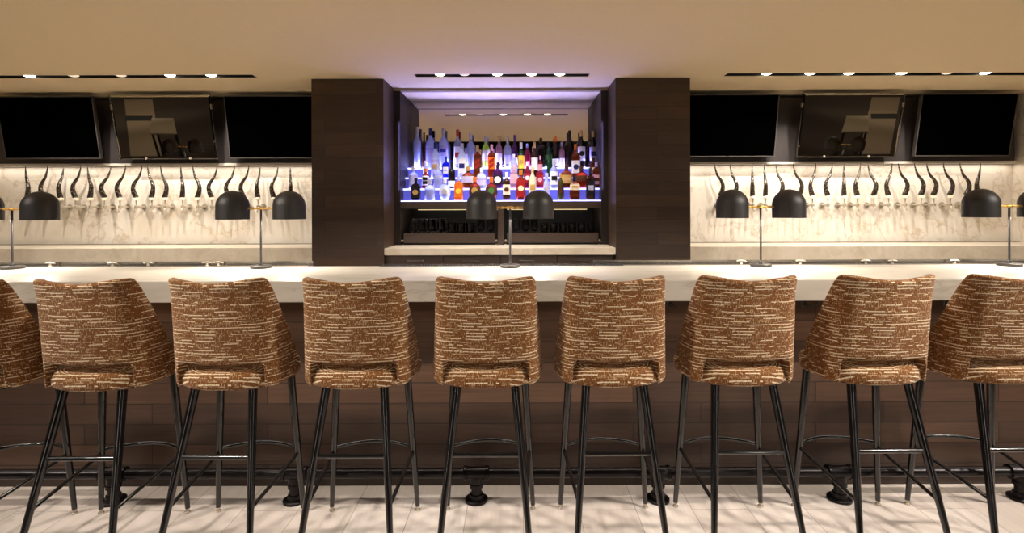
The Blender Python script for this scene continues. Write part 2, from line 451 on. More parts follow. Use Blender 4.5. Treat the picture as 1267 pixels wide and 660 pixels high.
for row, y, nm in ((0, 4.735, 'front'), (1, 4.82, 'second')):
    for i, px in enumerate((510, 522, 534, 546)):
        put_glass('w', gx(px+row*4, y), y, '%s stemmed glass from the left end of the left tray, %s row' % (ORD[i], nm), 'stemmed glasses in the left tray')
    for i, px in enumerate((559, 570.5, 582)):
        put_glass('t', gx(px+row*3, y), y, '%s dark tumbler beside the stemmed glasses in the left tray, %s row' % (ORD[i], nm), 'tumblers in the left tray')
    for i, px in enumerate((595, 607)):
        put_glass('w', gx(px, y), y, '%s stemmed glass behind the lamp shade, just left of the centre post, %s row' % (ORD[i], nm), 'stemmed glasses beside the centre post')
    for i, px in enumerate((639, 650, 661)):
        put_glass('w', gx(px, y), y, '%s stemmed glass right of the centre post, %s row of the right tray' % (ORD[i], nm), 'stemmed glasses in the right tray')
    for i, px in enumerate((673.5, 685, 696.5, 708, 719.5, 731)):
        put_glass('t', gx(px, y), y, '%s dark tumbler of the right tray, %s row' % (ORD[i], nm), 'tumblers in the right tray')

# ------------------------------------------------------------------ bottles
# shape: (profile as fraction of height -> fraction of half width), squareness, depth factor
PR = {
 'round':  ([(.90, 0), (1, .02), (1, .58), (.92, .66), (.62, .72), (.36, .77), (.32, .84), (.32, .93)], 2, 1),
 'slim':   ([(.80, 0), (.86, .02), (1, .45), (.98, .60), (.70, .70), (.42, .76), (.38, .84), (.38, .93)], 2, 1),
 'taper':  ([(.70, 0), (.74, .02), (1, .55), (.97, .64), (.60, .71), (.42, .76), (.40, .93)], 2, 1),
 'square': ([(.95, 0), (1, .02), (1, .62), (.96, .68), (.70, .73), (.34, .77), (.30, .84), (.30, .92)], 5, .8),
 'flask':  ([(.60, 0), (.75, .02), (.98, .25), (1, .40), (.90, .58), (.60, .68), (.28, .73), (.24, .82), (.24, .90)], 2.4, .55),
 'globe':  ([(.55, 0), (.66, .03), (.95, .25), (1, .40), (.93, .56), (.66, .67), (.30, .73), (.25, .80), (.25, .88)], 2, .8),
 'squat':  ([(.92, 0), (1, .03), (1, .55), (.86, .66), (.50, .72), (.30, .76), (.27, .86)], 2, .8),
 'wine':   ([(.94, 0), (1, .02), (1, .60), (.85, .68), (.50, .74), (.36, .79), (.33, .94)], 2, 1),
 'bell':   ([(1, 0), (1, .04), (.86, .40), (.78, .58), (.70, .66), (.40, .73), (.34, .80), (.34, .92)], 2, .9),
}
def bottle(x, y, z, h, w, shape, glass, cap, lab, label, mark=None, lz=(.14, .50)):
    prof, sq, dy = PR[shape]
    r = w/2
    root = empty('bottle', (x, y, z+.001), label, 'bottle', 'bottles on the lit back bar shelf')
    dyr = min(dy, .042/r)
    def rad(t):
        for (r0, t0), (r1, t1) in zip(prof, prof[1:]):
            if t0 <= t <= t1: return r0+(r1-r0)*(t-t0)/max(1e-6, t1-t0)
        return prof[-1][0]
    p = [(a*r, t*h) for a, t in prof]
    MB().lathe(p, seg=20, sq=sq, sy=dyr).build('glass_body', GL[glass], root)
    nt = prof[-1][1]; nr = prof[-1][0]*r
    ct = max(nt-.11, .78)
    m = MB().lathe([(nr*1.18, ct*h), (nr*1.22, ct*h+.003), (nr*1.22, h*.992), (nr*1.05, h)], seg=14)
    m.build('cap', plainc(cap, LABC.get(cap, (90, 90, 90)), .35, .2), root)
    if lab:
        m = MB(); z0, z1 = lz; n = 12; rows = [z0+(z1-z0)*k/4 for k in range(5)]
        grid = []
        for t in rows:
            rr = rad(t)*r+.0012; g = []
            for k in range(n+1):
                q = -PI/2-1.15+2.3*k/n; ca, sa = math.cos(q), math.sin(q)
                g.append(m.bm.verts.new((math.copysign(abs(ca)**(2/sq), ca)*rr, math.copysign(abs(sa)**(2/sq), sa)*(rr*dyr+.0004), t*h)))
            grid.append(g)
        for A, B in zip(grid, grid[1:]):
            for k in range(n): m.bm.faces.new((A[k], A[k+1], B[k+1], B[k]))
        lo = m.build('label', plainc(lab, LABC[lab], .5), root)
        if mark:                      # coloured roundel or band printed on the label
            mm = MB(); zc = (z0+z1)/2*h; rr = rad((z0+z1)/2)*r*dyr+.0026
            kind, mc = mark
            if kind == 'disc':
                R_ = min(r*.62, (z1-z0)*h*.40)
                vs = [mm.bm.verts.new((R_*math.cos(2*PI*k/18), -rr-.0006, zc+R_*math.sin(2*PI*k/18))) for k in range(18)]
                mm.bm.faces.new(vs)
            else:
                R_ = r*.62; hh = (z1-z0)*h*.16
                for dz in ((0,) if kind == 'band' else (-.2*(z1-z0)*h, .2*(z1-z0)*h)):
                    sl = .012 if kind == 'slash' else 0
                    vs = [mm.bm.verts.new(v) for v in ((-R_, -rr-.0006, zc+dz-hh-sl), (R_, -rr-.0006, zc+dz-hh+sl), (R_, -rr-.0006, zc+dz+hh+sl), (-R_, -rr-.0006, zc+dz+hh-sl))]
                    mm.bm.faces.new(vs)
            mm.build('emblem', plainc(mc, LABC[mc], .5), lo, smooth=False)
    return root
BT = [
 # tier, px, top y, width px, shape, glass, cap, label colour, mark, lz, description
 (4, 516.5, 156.8, 9.5, 'taper', 'frost', 'silver', None, None, None, 'tallest frosted blue bottle at the left end of the top shelf'),
 (4, 525, 164, 5.5, 'slim', 'brown', 'brown', None, None, None, 'thin dark brown bottle behind the tall frosted bottle, top shelf'),
 (4, 533, 159, 12, 'round', 'frost', 'navy', 'lavender', None, (.12, .5), 'broad frosted bottle with a navy blue cap on the top shelf'),
 (4, 549, 159, 11.5, 'round', 'frost', 'silver', 'lavender', ('band', 'blue'), (.30, .56), 'frosted pale bottle with a silver cap standing above the cobalt bottle'),
 (4, 566.5, 160.6, 9.5, 'round', 'clear', 'red', 'white', ('band', 'red'), (.10, .55), 'clear bottle with a bright red cap and white label'),
 (4, 582.7, 165, 10.5, 'wine', 'clear', 'silver', None, None, None, 'clear glass bottle with no label left of the lime green one'),
 (4, 601.4, 169, 9.5, 'slim', 'lime', 'silver', 'white', None, (.22, .55), 'lime green bottle with a white label on the top shelf'),
 (4, 617.5, 169, 8, 'wine', 'pink', 'tan', 'white', None, (.12, .45), 'pale pink bottle with a tan cap right of the lime green one'),
 (4, 628.3, 169, 10.5, 'squat', 'clear', 'silver', 'lavender', None, (.12, .4), 'clear decanter bottle with a thin pouring spout, top shelf'),
 (4, 637, 167.4, 7, 'wine', 'purple', 'purple', 'lavender', None, (.08, .3), 'slim dark bottle with a long purple neck wrap'),
 (4, 652.6, 178, 8, 'round', 'magenta', 'lavender', None, None, None, 'short magenta bottle with a pale cap on the top shelf'),
 (4, 669.5, 171, 10.6, 'square', 'dark', 'brown', None, None, None, 'broad near-black bottle with a brown cap near the middle of the top shelf'),
 (4, 679, 176.5, 9, 'round', 'green', 'black', 'green', None, (.3, .5), 'dark green bottle with a black cap on the top shelf'),
 (4, 687.5, 169.7, 9, 'wine', 'dark', 'orange', 'white', None, (.06, .28), 'dark bottle with a long orange neck wrap'),
 (4, 695.3, 176, 7.5, 'round', 'pink', 'lavender', 'white', None, (.08, .36), 'pinkish bottle with white lower label right of the orange necked one'),
 (4, 705, 162, 10, 'wine', 'dark', 'black', None, None, None, 'tall black bottle without label on the top shelf'),
 (4, 719.5, 162, 10, 'wine', 'dark', 'tan', 'white', ('disc', 'black'), (.18, .56), 'dark wine bottle with tan cap and white label with a black figure'),
 (4, 734, 163, 10, 'wine', 'dark', 'tan', 'lavender', ('band', 'navy'), (.18, .56), 'dark wine bottle with tan cap at the right end of the top shelf'),
 (3, 526.5, 199, 6, 'round', 'frost', 'white', 'white', None, (.1, .6), 'small white bottle on the third step behind the red and white one'),
 (3, 539, 176, 11, 'round', 'frost', 'navy', 'lavender', ('band', 'tan'), (.12, .5), 'frosted bottle with a dark blue cap on the third step'),
 (3, 552, 193.5, 10, 'squat', 'cobalt', 'blue', 'blue', ('two', 'white'), (.12, .55), 'squat cobalt blue bottle with white slanting label bars'),
 (3, 572, 177.5, 10.5, 'round', 'frost', 'silver', 'white', ('band', 'navy'), (.12, .55), 'white labelled silver bottle in front of the red capped one'),
 (3, 591, 180, 9.5, 'square', 'amber', 'gold', 'brown', ('slash', 'red'), (.25, .6), 'square amber bottle with a slanted red label, left of the lime one'),
 (3, 608.5, 179, 9.5, 'square', 'redamber', 'pink', 'orange', ('slash', 'red'), (.25, .6), 'square red amber bottle with a slanted red label, right of the lime one'),
 (3, 636, 191, 8.5, 'round', 'frost', 'white', 'lavender', None, (.2, .6), 'short pale lavender bottle on the third step'),
 (3, 645, 176.5, 9, 'round', 'green', 'white', 'yellow', ('disc', 'gold'), (.25, .62), 'green bottle with a yellow label and white cap'),
 (3, 661.5, 176, 8.5, 'wine', 'brown', 'tan', 'white', None, (.2, .55), 'brown bottle with a white label and tan cap on the third step'),
 (3, 668.5, 193, 6, 'round', 'magenta', 'pink', 'pink', None, (.3, .6), 'tiny pink bottle on the third step'),
 (3, 680.5, 189, 8, 'round', 'green', 'black', None, None, None, 'short dark green bottle on the third step'),
 (3, 712.5, 179, 10.5, 'square', 'amber', 'orange', 'white', ('disc', 'navy'), (.12, .5), 'orange topped square bottle with a white label on the third step'),
 (3, 734.5, 196, 9, 'square', 'amber', 'brown', 'cream', None, (.2, .5), 'small amber bottle at the right end of the third step'),
 (2, 511.5, 206, 11, 'round', 'frost', 'white', 'lavender', None, (.1, .6), 'wide white bottle at the left end of the second step'),
 (2, 526.8, 208.5, 9.5, 'round', 'redamber', 'orange', 'white', ('two', 'black'), (.15, .62), 'red bottle with white label and orange cap on the second step'),
 (2, 542.3, 203, 12, 'squat', 'clear', 'silver', 'silver', None, (.4, .52), 'clear decanter on the second step with a silver stopper'),
 (2, 559, 200, 9, 'round', 'dark', 'black', 'white', None, (.08, .28), 'dark brown bottle with a low white label on the second step'),
 (2, 579.5, 206, 17, 'flask', 'amber', 'gold', 'silver', ('disc', 'lavender'), (.26, .55), 'wide round amber flask with a pale emblem on the second step'),
 (2, 596, 208, 12.5, 'squat', 'clear', 'white', 'lavender', None, (.15, .42), 'short clear squat bottle on the second step'),
 (2, 616, 201, 13, 'squat', 'purple', 'black', 'black', ('disc', 'white'), (.15, .5), 'dark purple decanter bottle with a square label on the second step'),
 (2, 636, 205, 9.5, 'square', 'pink', 'pink', 'pink', None, (.2, .6), 'pale pink square bottle on the second step'),
 (2, 652.6, 200, 9, 'round', 'magenta', 'white', 'red', ('disc', 'white'), (.2, .55), 'dark red bottle with a red label on the second step'),
 (2, 668, 206, 9, 'square', 'magenta', 'pink', 'red', ('disc', 'pink'), (.15, .6), 'pinkish red square bottle on the second step'),
 (2, 685.5, 198.5, 11, 'round', 'clear', 'silver', 'white', ('band', 'black'), (.12, .58), 'clear bottle with a large white label on the second step'),
 (2, 701, 204, 15, 'squat', 'amber', 'brown', 'gold', ('band', 'tan'), (.2, .55), 'squat amber bottle with a gold label on the second step'),
 (2, 719.5, 206, 16.5, 'flask', 'redamber', 'brown', 'brown', None, (.3, .55), 'wide dark amber flask with a brown label on the second step'),
 (2, 738, 200.5, 10, 'square', 'amber', 'lavender', 'pink', ('band', 'brown'), (.14, .5), 'amber bottle with pale pink label at the right end of the second step'),
 (1, 514.7, 220.5, 11, 'square', 'dark', 'black', 'black', ('disc', 'gold'), (.1, .62), 'square black bottle with a round gold emblem on the front step'),
 (1, 532, 222, 13, 'squat', 'clear', 'silver', None, None, None, 'clear squat bottle beside the black and gold one on the front step'),
 (1, 550.6, 221, 14, 'globe', 'frost', 'white', 'white', ('disc', 'silver'), (.25, .55), 'glowing white round bottle on the front step'),
 (1, 567.6, 218, 10.6, 'square', 'orange', 'lavender', 'orange', ('disc', 'yellow'), (.12, .64), 'orange square bottle with a lighter round mark on the front step'),
 (1, 587.7, 219, 15, 'globe', 'redamber', 'orange', 'brown', ('disc', 'gold'), (.24, .58), 'round amber bottle with a gold emblem above the left centre shade'),
 (1, 608, 219.5, 15.5, 'globe', 'redamber', 'orange', 'brown', ('disc', 'green'), (.24, .58), 'round amber bottle with a green emblem behind the left centre shade'),
 (1, 626.8, 213.5, 9, 'square', 'brown', 'white', 'cream', ('disc', 'brown'), (.2, .56), 'dark clear bottle with a star shaped cream label on the front step'),
 (1, 644.5, 210, 11.5, 'round', 'redamber', 'orange', 'red', ('disc', 'cream'), (.1, .66), 'red bottle with a cream disc label and orange neck on the front step'),
 (1, 659, 206.5, 9.5, 'round', 'cream', 'tan', 'cream', ('band', 'gold'), (.15, .62), 'cream coloured bottle left of the right centre shade'),
 (1, 676.4, 214.5, 9.5, 'bell', 'frost', 'lavender', 'lavender', ('disc', 'silver'), (.2, .6), 'glowing pale blue bottle above the right centre shade'),
 (1, 693.8, 215, 8, 'wine', 'olive', 'gold', 'brown', None, (.25, .5), 'slim olive brown bottle on the front step'),
 (1, 711, 219, 12.5, 'square', 'amber', 'black', 'cream', ('band', 'gold'), (.42, .70), 'square amber bottle with a cream label on the front step'),
 (1, 730.5, 208, 10.8, 'square', 'brown', 'black', 'black', ('band', 'silver'), (.15, .6), 'square dark brown bottle at the right end of the front step'),
]
for k, (tier, px, top, w, shape, glass, cap, lab, mark, lz, desc) in enumerate(BT):
    y = TY[tier-1]+(.052 if tier < 4 else .052); s = F/y
    z = TZ[tier-1]
    zt = H+(257-top)/s
    bottle((px-640)/s, y, z, zt-z, w/s, shape, glass, cap, lab, desc, mark, lz or (.14, .5))

# ------------------------------------------------------------------ televisions and mirrors
def tilted(name, x0, x1, zt, zb, yb, tilt, label, cat, group=None):
    """empty at the bottom edge, +y local = into the wall, leaning its top towards the room"""
    o = empty(name, ((x0+x1)/2, yb, zb), label, cat, group)
    o.rotation_euler = (math.radians(tilt), 0, 0)
    return o, (x1-x0)/2, (zt-zb)/math.cos(math.radians(tilt))
def television(x0, x1, label):
    o, w, h = tilted('television', x0, x1, 2.462, 1.902, 4.862, 10, label, 'television', 'televisions on the bulkhead')
    m = MB(); b = .010
    m.box(-w, w, 0, .035, 0, b, .002); m.box(-w, w, 0, .035, h-b*.8, h, .002); m.box(-w, -w+b*.8, 0, .035, b, h-b*.8); m.box(w-b*.8, w, 0, .035, b, h-b*.8)
    m.build('bezel', M['bezel'], o, smooth=False)
    MB().box(-w+.005, w-.005, .004, .033, .005, h-.005).build('screen', M['screen'], o, smooth=False)
    MB().box(-w*.7, w*.7, .0355, .055, h*.1, h*.8).build('back_housing', M['black'], o, smooth=False)
    MB().box(-.02, .02, -.0012, .001, .005, .010).build('logo', M['steel'], o, smooth=False)
    MB().box(-.05, .05, .05, .062, h*.12, h*.3).build('wall_bracket', M['black'], o, smooth=False)
television(-4.735, -3.855, 'black switched-off television at the far left of the left tap wall')
television(-2.663, -1.79, 'black switched-off television partly behind the left pillar')
television(1.515, 2.385, 'black switched-off television partly behind the right pillar')
television(3.678, 4.556, 'black switched-off television at the far right beside the marble return wall')
def bar_mirror(x0, x1, label):
    o, w, h = tilted('wall_mirror', x0, x1, 2.462, 1.90, 4.855, 12, label, 'mirror', 'tilted mirrors between the televisions')
    m = MB(); bw = .016; bm = m.bm
    F_ = [bm.verts.new(p) for p in ((-w+bw, 0, bw), (w-bw, 0, bw), (w-bw, 0, h-bw), (-w+bw, 0, h-bw))]
    B_ = [bm.verts.new(p) for p in ((-w, .003, 0), (w, .003, 0), (w, .003, h), (-w, .003, h))]
    C_ = [bm.verts.new(p) for p in ((-w, .012, 0), (w, .012, 0), (w, .012, h), (-w, .012, h))]
    bm.faces.new(F_)
    for k in range(4):
        bm.faces.new((F_[k], F_[(k+1) % 4], B_[(k+1) % 4], B_[k])); bm.faces.new((B_[k], B_[(k+1) % 4], C_[(k+1) % 4], C_[k]))
    bm.faces.new(C_)
    m.build('mirror_glass', M['mirror'], o, smooth=False)
    MB().box(-w+.05, w-.05, .0125, .03, .05, h-.05).build('backing', M['black'], o, smooth=False)
    fm = MB(); e = .0035  # thin steel strips added for the glints along the bevelled edges
    fm.box(-w-e, -w, -.001, .013, -e, h+e); fm.box(w, w+e, -.001, .013, -e, h+e); fm.box(-w, w, -.001, .013, -e, 0); fm.box(-w, w, -.001, .013, h, h+e)
    fm.build('bevel_glint', M['steel'], o, smooth=False)
    for sx in (-1, 1):
        MB().box(sx*w*.45-.008, sx*w*.45+.008, -.004, .014, -.006, .012).build('mirror_clip', M['chrome'], o, smooth=False)
        MB().box(sx*w-.008, sx*w+.008, -.002, .014, h*.78, h*.86).build('mirror_clip', M['chrome'], o, smooth=False)
bar_mirror(-3.675, -2.77, 'dark tinted mirror between the two televisions left of the niche')
bar_mirror(2.585, 3.50, 'dark tinted mirror between the two televisions right of the niche')

# ------------------------------------------------------------------ beer taps
def make_tap():
    r = empty('beer_tap', (0, 0, 0), '', 'beer tap', '')
    m = MB(); pts = []; rad = []
    n = 16
    for i in range(n+1):
        t = i/n
        q = min(1, max(0, (t-.30)/.70))
        x = -.026*math.sin(PI*min(t/.62, 1.0))+.046*q*q*(3-2*q)
        pts.append((x+.004, 0, .125+.305*t)); rad.append(.0215*(1-t)**.85*(1 if t > .06 else .95)+.0022)
    m.tube(pts, rad, 12); m.build('handle', M['horn'], r)
    MB().lathe([(.020, .100), (.024, .103), (.024, .120), (.021, .125)], (0.004, 0, 0), 16).build('ferrule', M['ivory'], r)
    m = MB()
    m.lathe([(.006, .055), (.007, .099)], (.004, 0, 0), 10)                     # stem
    m.lathe([(.012, .020), (.015, .026), (.015, .050), (.009, .056)], (.004, 0, 0), 14)     # body
    m.tube([(.004, 0, .038), (.004, .05, .038), (.004, .108, .038)], [.011, .011, .012], 12)  # shank into the wall
    m.tube([(.004, 0, .028), (.004, -.012, .010), (.004, -.020, -.018)], [.011, .009, .007], 12)  # spout
    m.build('faucet', M['chrome'], r)
    MB().lathe([(.026, .100), (.026, .106), (.014, .110)], (0.004, 0, .038), 16, axis='y').build('wall_flange', M['chrome'], r)
    return r
tap0 = make_tap()
TL = [34, 53, 74.5, 93, 111.5, 129, 148, 168, 187.5, 204, 225.5, 244.5, 261.5, 283, 301, 319, 338.5, 359.5]
AL = [150, 0, 100, 10, 150, 40, 20, 20, 165, 165, 140, 175, 20, 20, 15, 95, 60, 110]
TR = [891.5, 909, 931, 947, 966, 989, 1004.8, 1024, 1044.3, 1060.4, 1081, 1099, 1119.5, 1139.5, 1155, 1175.5, 1196, 1210]
AR = [160, 120, 60, 80, 110, 160, 25, 10, 60, 20, 120, 15, 160, 165, 150, 160, 165, 30]
ty = 4.935; first = True
for side, xs_, an in (('left', TL, AL), ('right', TR, AR)):
    for i, (px, a) in enumerate(zip(xs_, an)):
        o = tap0 if first else copy_tree(tap0); first = False
        o.location = ((px-640)*ty/F, ty, 1.418)
        # only the handle is turned in its socket
        h = [c for c in o.children if c.name.startswith('handle')][0]
        h.rotation_euler = (0, 0, math.radians(a + random.uniform(-6, 6)))
        o['label'] = 'horn handled beer tap, %s from the left in the row on the %s marble wall' % (ORD[i], side)
        o['group'] = 'horn handled beer taps on the %s marble wall' % side

# ------------------------------------------------------------------ ceiling light slots
LX = [[-3.914, -3.56, -3.18, -2.785, -2.455], [-.617, -.42, -.155, .118, .345], [2.005, 2.355, 2.668, 3.09, 3.455, 3.76]]
LON = [[1, .4, .4, 1, .8], [1, .35, 1, .8, .9], [1, 1.1, 1, 1, .5, .9]]
SPOTS = []
for (a, b), xs_, on, nm in zip(SLOTS, LX, LON, ('left tap wall', 'bottle niche', 'right tap wall')):
    t = empty('ceiling_light_slot', ((a+b)/2, (SY0+SY1)/2, CEIL), 'long black recessed light slot in the ceiling in front of the '+nm, 'light slot', 'ceiling light slots')
    w = (b-a)/2-.002; d = (SY1-SY0)/2-.002
    m = MB(); m.box(-w, w, -d, d, .105, .110); m.box(-w, w, -d, -d+.003, .002, .105); m.box(-w, w, d-.003, d, .002, .105)
    m.box(-w, -w+.003, -d+.003, d-.003, .002, .105); m.box(w-.003, w, -d+.003, d-.003, .002, .105)
    m.build('slot_housing', M['black'], t, smooth=False)
    for i, (x, k) in enumerate(zip(xs_, on)):
        s = empty('spotlight', (x, (SY0+SY1)/2, CEIL), '%s recessed spotlight from the left in the ceiling slot before the %s' % (ORD[i], nm), 'spotlight', 'spotlights in the slot before the '+nm)
        MB().lathe([(.036, .095), (.041, .050), (.044, .012), (.041, .012), (.036, .03), (.02, .05), (.001, .051)], seg=20).build('spot_housing', M['black'], s)
        l = MB().lathe([(.001, .000), (.022, .002), (.036, .008), (.0405, .014), (.034, .022), (.001, .024)], seg=20)
        l.build('lens', M['spot'] if k > .6 else M['spotdim'], s)
        SPOTS.append((x, k))

# ------------------------------------------------------------------ the bar
BX0, BX1 = -5.6, 5.3
bar = empty('bar_counter', (0, 2.75, 0), 'long bar counter with pale stone top and dark plank front', 'bar counter')
MB().box(BX0, BX1, 2.45-2.75, 3.07-2.75, 1.0, 1.10, .004).build('bar_top', M['bartop'], bar, smooth=False)
MB().box(BX0+.1, BX1-.1, 2.73-2.75, 3.0-2.75, .075, .962).build('plank_front', M['barwood'], bar, smooth=False)
MB().box(BX0+.1, BX1-.1, 2.715-2.75, 3.0-2.75, .963, .999).build('top_rail', M['redwood'], bar, smooth=False)
MB().box(BX0+.1, BX1-.1, 2.722-2.75, 3.0-2.75, 0, .074).build('kick_board', M['plainwood'], bar, smooth=False)
MB().box(BX0+.2, BX1-.2, 2.612-2.75, 2.628-2.75, .990, .9995).build('light_strip', M['ledwarm'], bar, smooth=False)

# service mat + drain rails along the back edge
mt = MB(); x = -.80
mt.box(-.80, .615, 3.0495, 3.069, 1.1003, 1.103)
while x < .61:
    mt.lathe([(.006, 1.103), (.006, 1.110), (.003, 1.111)], (x+.008, 3.059, 0), 6); x += .0165
tag(mt.build('bar_mat', M['rubber'], smooth=False), 'black studded rubber service mat along the back edge of the bar top', 'bar mat')
for nm, a, b, side in (('drain_rail', -5.2, -1.225, 'left'), ('drain_rail', .455, 4.9, 'right')):
    m = MB(); m.box(a, b, 3.072, 3.16, 1.078, 1.090); m.box(a, b, 3.15, 3.16, 1.091, 1.122); m.box(a, b, 3.072, 3.08, 1.091, 1.104)
    o = m.build('drain_rail', M['steel'], smooth=False)
    tag(o, 'stainless drain rail along the back edge of the %s half of the bar' % side, 'drain rail')
def make_clip():
    r = empty('rail_valve', (0, 0, 0), '', 'valve', '')
    MB().lathe([(.012, 0), (.012, .010), (.006, .013), (.006, .024)], seg=12).build('base', M['chrome'], r)
    MB().tube([(-.028, 0, .027), (0, 0, .031), (.030, 0, .026)], [.004, .0055, .003], 10).build('lever', M['chrome'], r)
    return r
c0 = make_clip(); first = True
for side, lst in (('left', (62, 139, 183, 256, 270)), ('right', (917, 990, 1071, 1104, 1181))):
    for i, px in enumerate(lst):
        o = c0 if first else copy_tree(c0); first = False
        o.location = ((px-640)*3.115/F, 3.115, 1.0905)
        o['label'] = 'small chrome lever valve, %s from the left behind the %s part of the bar' % (ORD[i], side)
        o['group'] = 'chrome valves behind the %s part of the bar' % side

# purse hooks under the bar edge
def make_hook():
    r = empty('purse_hook', (0, 0, 0), '', 'hook', 'purse hooks under the bar')
    MB().box(-.008, .008, -.004, 0, -.045, .02, .001).build('back_plate', M['blackmetal'], r, smooth=False)
    for s in (-1, 1):
        MB().tube([(s*.003, -.006, -.035), (s*.012, -.018, -.047), (s*.028, -.030, -.046), (s*.040, -.038, -.028), (s*.042, -.040, -.015)], [.0042]*4+[.0052], 8).build('prong', M['blackmetal'], r)
    return r
h0 = make_hook()
for i, (x, lab) in enumerate(((.79, 'black double purse hook under the bar, between the sixth and seventh stools from the left'),
                              (1.485, 'black double purse hook under the bar, between the seventh and eighth stools from the left'),
                              (2.21, 'black double purse hook under the bar, between the eighth and the last stool'))):
    o = h0 if i == 0 else copy_tree(h0)
    o.location = (x, 2.7145, .975); o['label'] = lab

# foot rail of black iron pipe
FY, FZ = 2.585, .134
fr = empty('foot_rail', (0, FY, 0), 'black iron pipe foot rail along the base of the bar', 'foot rail')
MB().tube([(BX0+.2, 0, FZ), (BX1-.2, 0, FZ)], .0235, 20).build('pipe', M['pipe'], fr)
for i in range(-6, 7):
    x = -.205+.893*i
    if x < -5 or x > 5: continue
    m = MB()
    m.tube([(x-.062, 0, FZ), (x-.060, 0, FZ), (x-.044, 0, FZ), (x-.042, 0, FZ), (x-.040, 0, FZ), (x+.040, 0, FZ), (x+.042, 0, FZ), (x+.044, 0, FZ), (x+.060, 0, FZ), (x+.062, 0, FZ)],
           [.029, .034, .034, .030, .0305, .0305, .030, .034, .034, .029], 18)
    m.lathe([(.029, .066), (.034, .068), (.034, .084), (.030, .087), (.030, .12)], (x, 0, 0), 18)
    m.build('pipe_tee', M['pipe'], fr)
    m = MB().lathe([(.056, 0), (.056, .010), (.050, .014), (.036, .017), (.033, .034), (.026, .036), (.0245, .070)], (x, 0, 0), 22)
    m.build('floor_flange', M['pipe'], fr)

# ------------------------------------------------------------------ table lamps on the bar
def make_lamp():
    r = empty('table_lamp', (0, 0, 0), '', 'lamp', 'twin shade lamps on the bar')
    MB().lathe([(.056, 0), (.0575, .002), (.0575, .014), (.055, .016), (.012, .0165), (.011, .03), (.0095, .032)], seg=32).build('base', M['blackmetal'], r)
    MB().tube([(0, 0, .03), (0, 0, .336)], .0058, 14).build('pole', M['blackmetal'], r)
    m = MB(); m.tube([(-.086, 0, .340), (.086, 0, .340)], .0052, 12)
    a = m.build('arm', M['brass'], r)
    for x0, x1, rr in ((-.018, .018, .0085), (-.052, -.040, .0075), (.040, .052, .0075)):
        MB().tube([(x0, 0, .340), (x0+.002, 0, .340), (x1-.002, 0, .340), (x1, 0, .340)], [rr*.8, rr, rr, rr*.8], 12).build('brass_knuckle', M['brass'], a)
    for s in (-1, 1):
        cx = s*.161; R = .0872
        prof = [(R-.003, .278), (R, .277), (R, .352)]
        for k in range(1, 13):
            q = PI/2*k/12; prof.append((max(.0008, R*math.cos(q)), .352+.088*math.sin(q)))
        inner = [(max(.0008, (R-.003)*math.cos(PI/2*k/12)), .352+.085*math.sin(PI/2*k/12)) for k in range(12, 0, -1)]
        full = prof+inner+[(R-.003, .350)]
        m = MB().lathe(full, (cx, 0, 0), 36, close=False)
        # close the rim
        bmesh.ops.remove_doubles(m.bm, verts=m.bm.verts[:], dist=1e-5)
        m.bm.edges.ensure_lookup_table()
        be = [e for e in m.bm.edges if e.is_boundary]
        try: bmesh.ops.bridge_loops(m.bm, edges=be)
        except Exception: pass
        sh_ = m.build('lamp_shade', [M['shade'], M['shadein']], r)
        for p in sh_.data.polygons:
            c = p.center; v = Vector((c.x-cx, c.y, max(0, c.z-.352)))
            if v.dot(p.normal) < -.001: p.material_index = 1
        MB().lathe([(.001, .325), (.018, .33), (.024, .35), (.018, .372), (.012, .385), (.012, .42), (.001, .421)], (cx, 0, 0), 16).build('bulb', M['bulb'], sh_)
    return r
lamp0 = make_lamp()
LAMPS = [(-2.876, 'first twin black dome lamp on the bar, cut off by the left photo edge'),
         (-1.459, 'second twin black dome lamp, on the bar left of the left pillar'),
         (-.041, 'third twin black dome lamp, on the bar before the bottle niche'),
         (1.385, 'fourth twin black dome lamp, on the bar right of the right pillar'),
         (2.80, 'fifth twin black dome lamp, cut off by the right photo edge'),
         (-4.29, 'twin black dome lamp seen only as a reflection in the left tinted mirror'),
         (4.21, 'twin black dome lamp seen only as a reflection in the right tinted mirror')]
for i, (x, lab) in enumerate(LAMPS):
    o = lamp0 if i == 0 else copy_tree(lamp0)
    o.location = (x, 2.99, 1.1002); o['label'] = lab

# ------------------------------------------------------------------ bar stools
def fab_uv(me, fn):
    uvl = me.uv_layers.new(name='UVMap')
    for lp in me.loops: uvl.data[lp.index].uv = fn(lp.vertex_index)

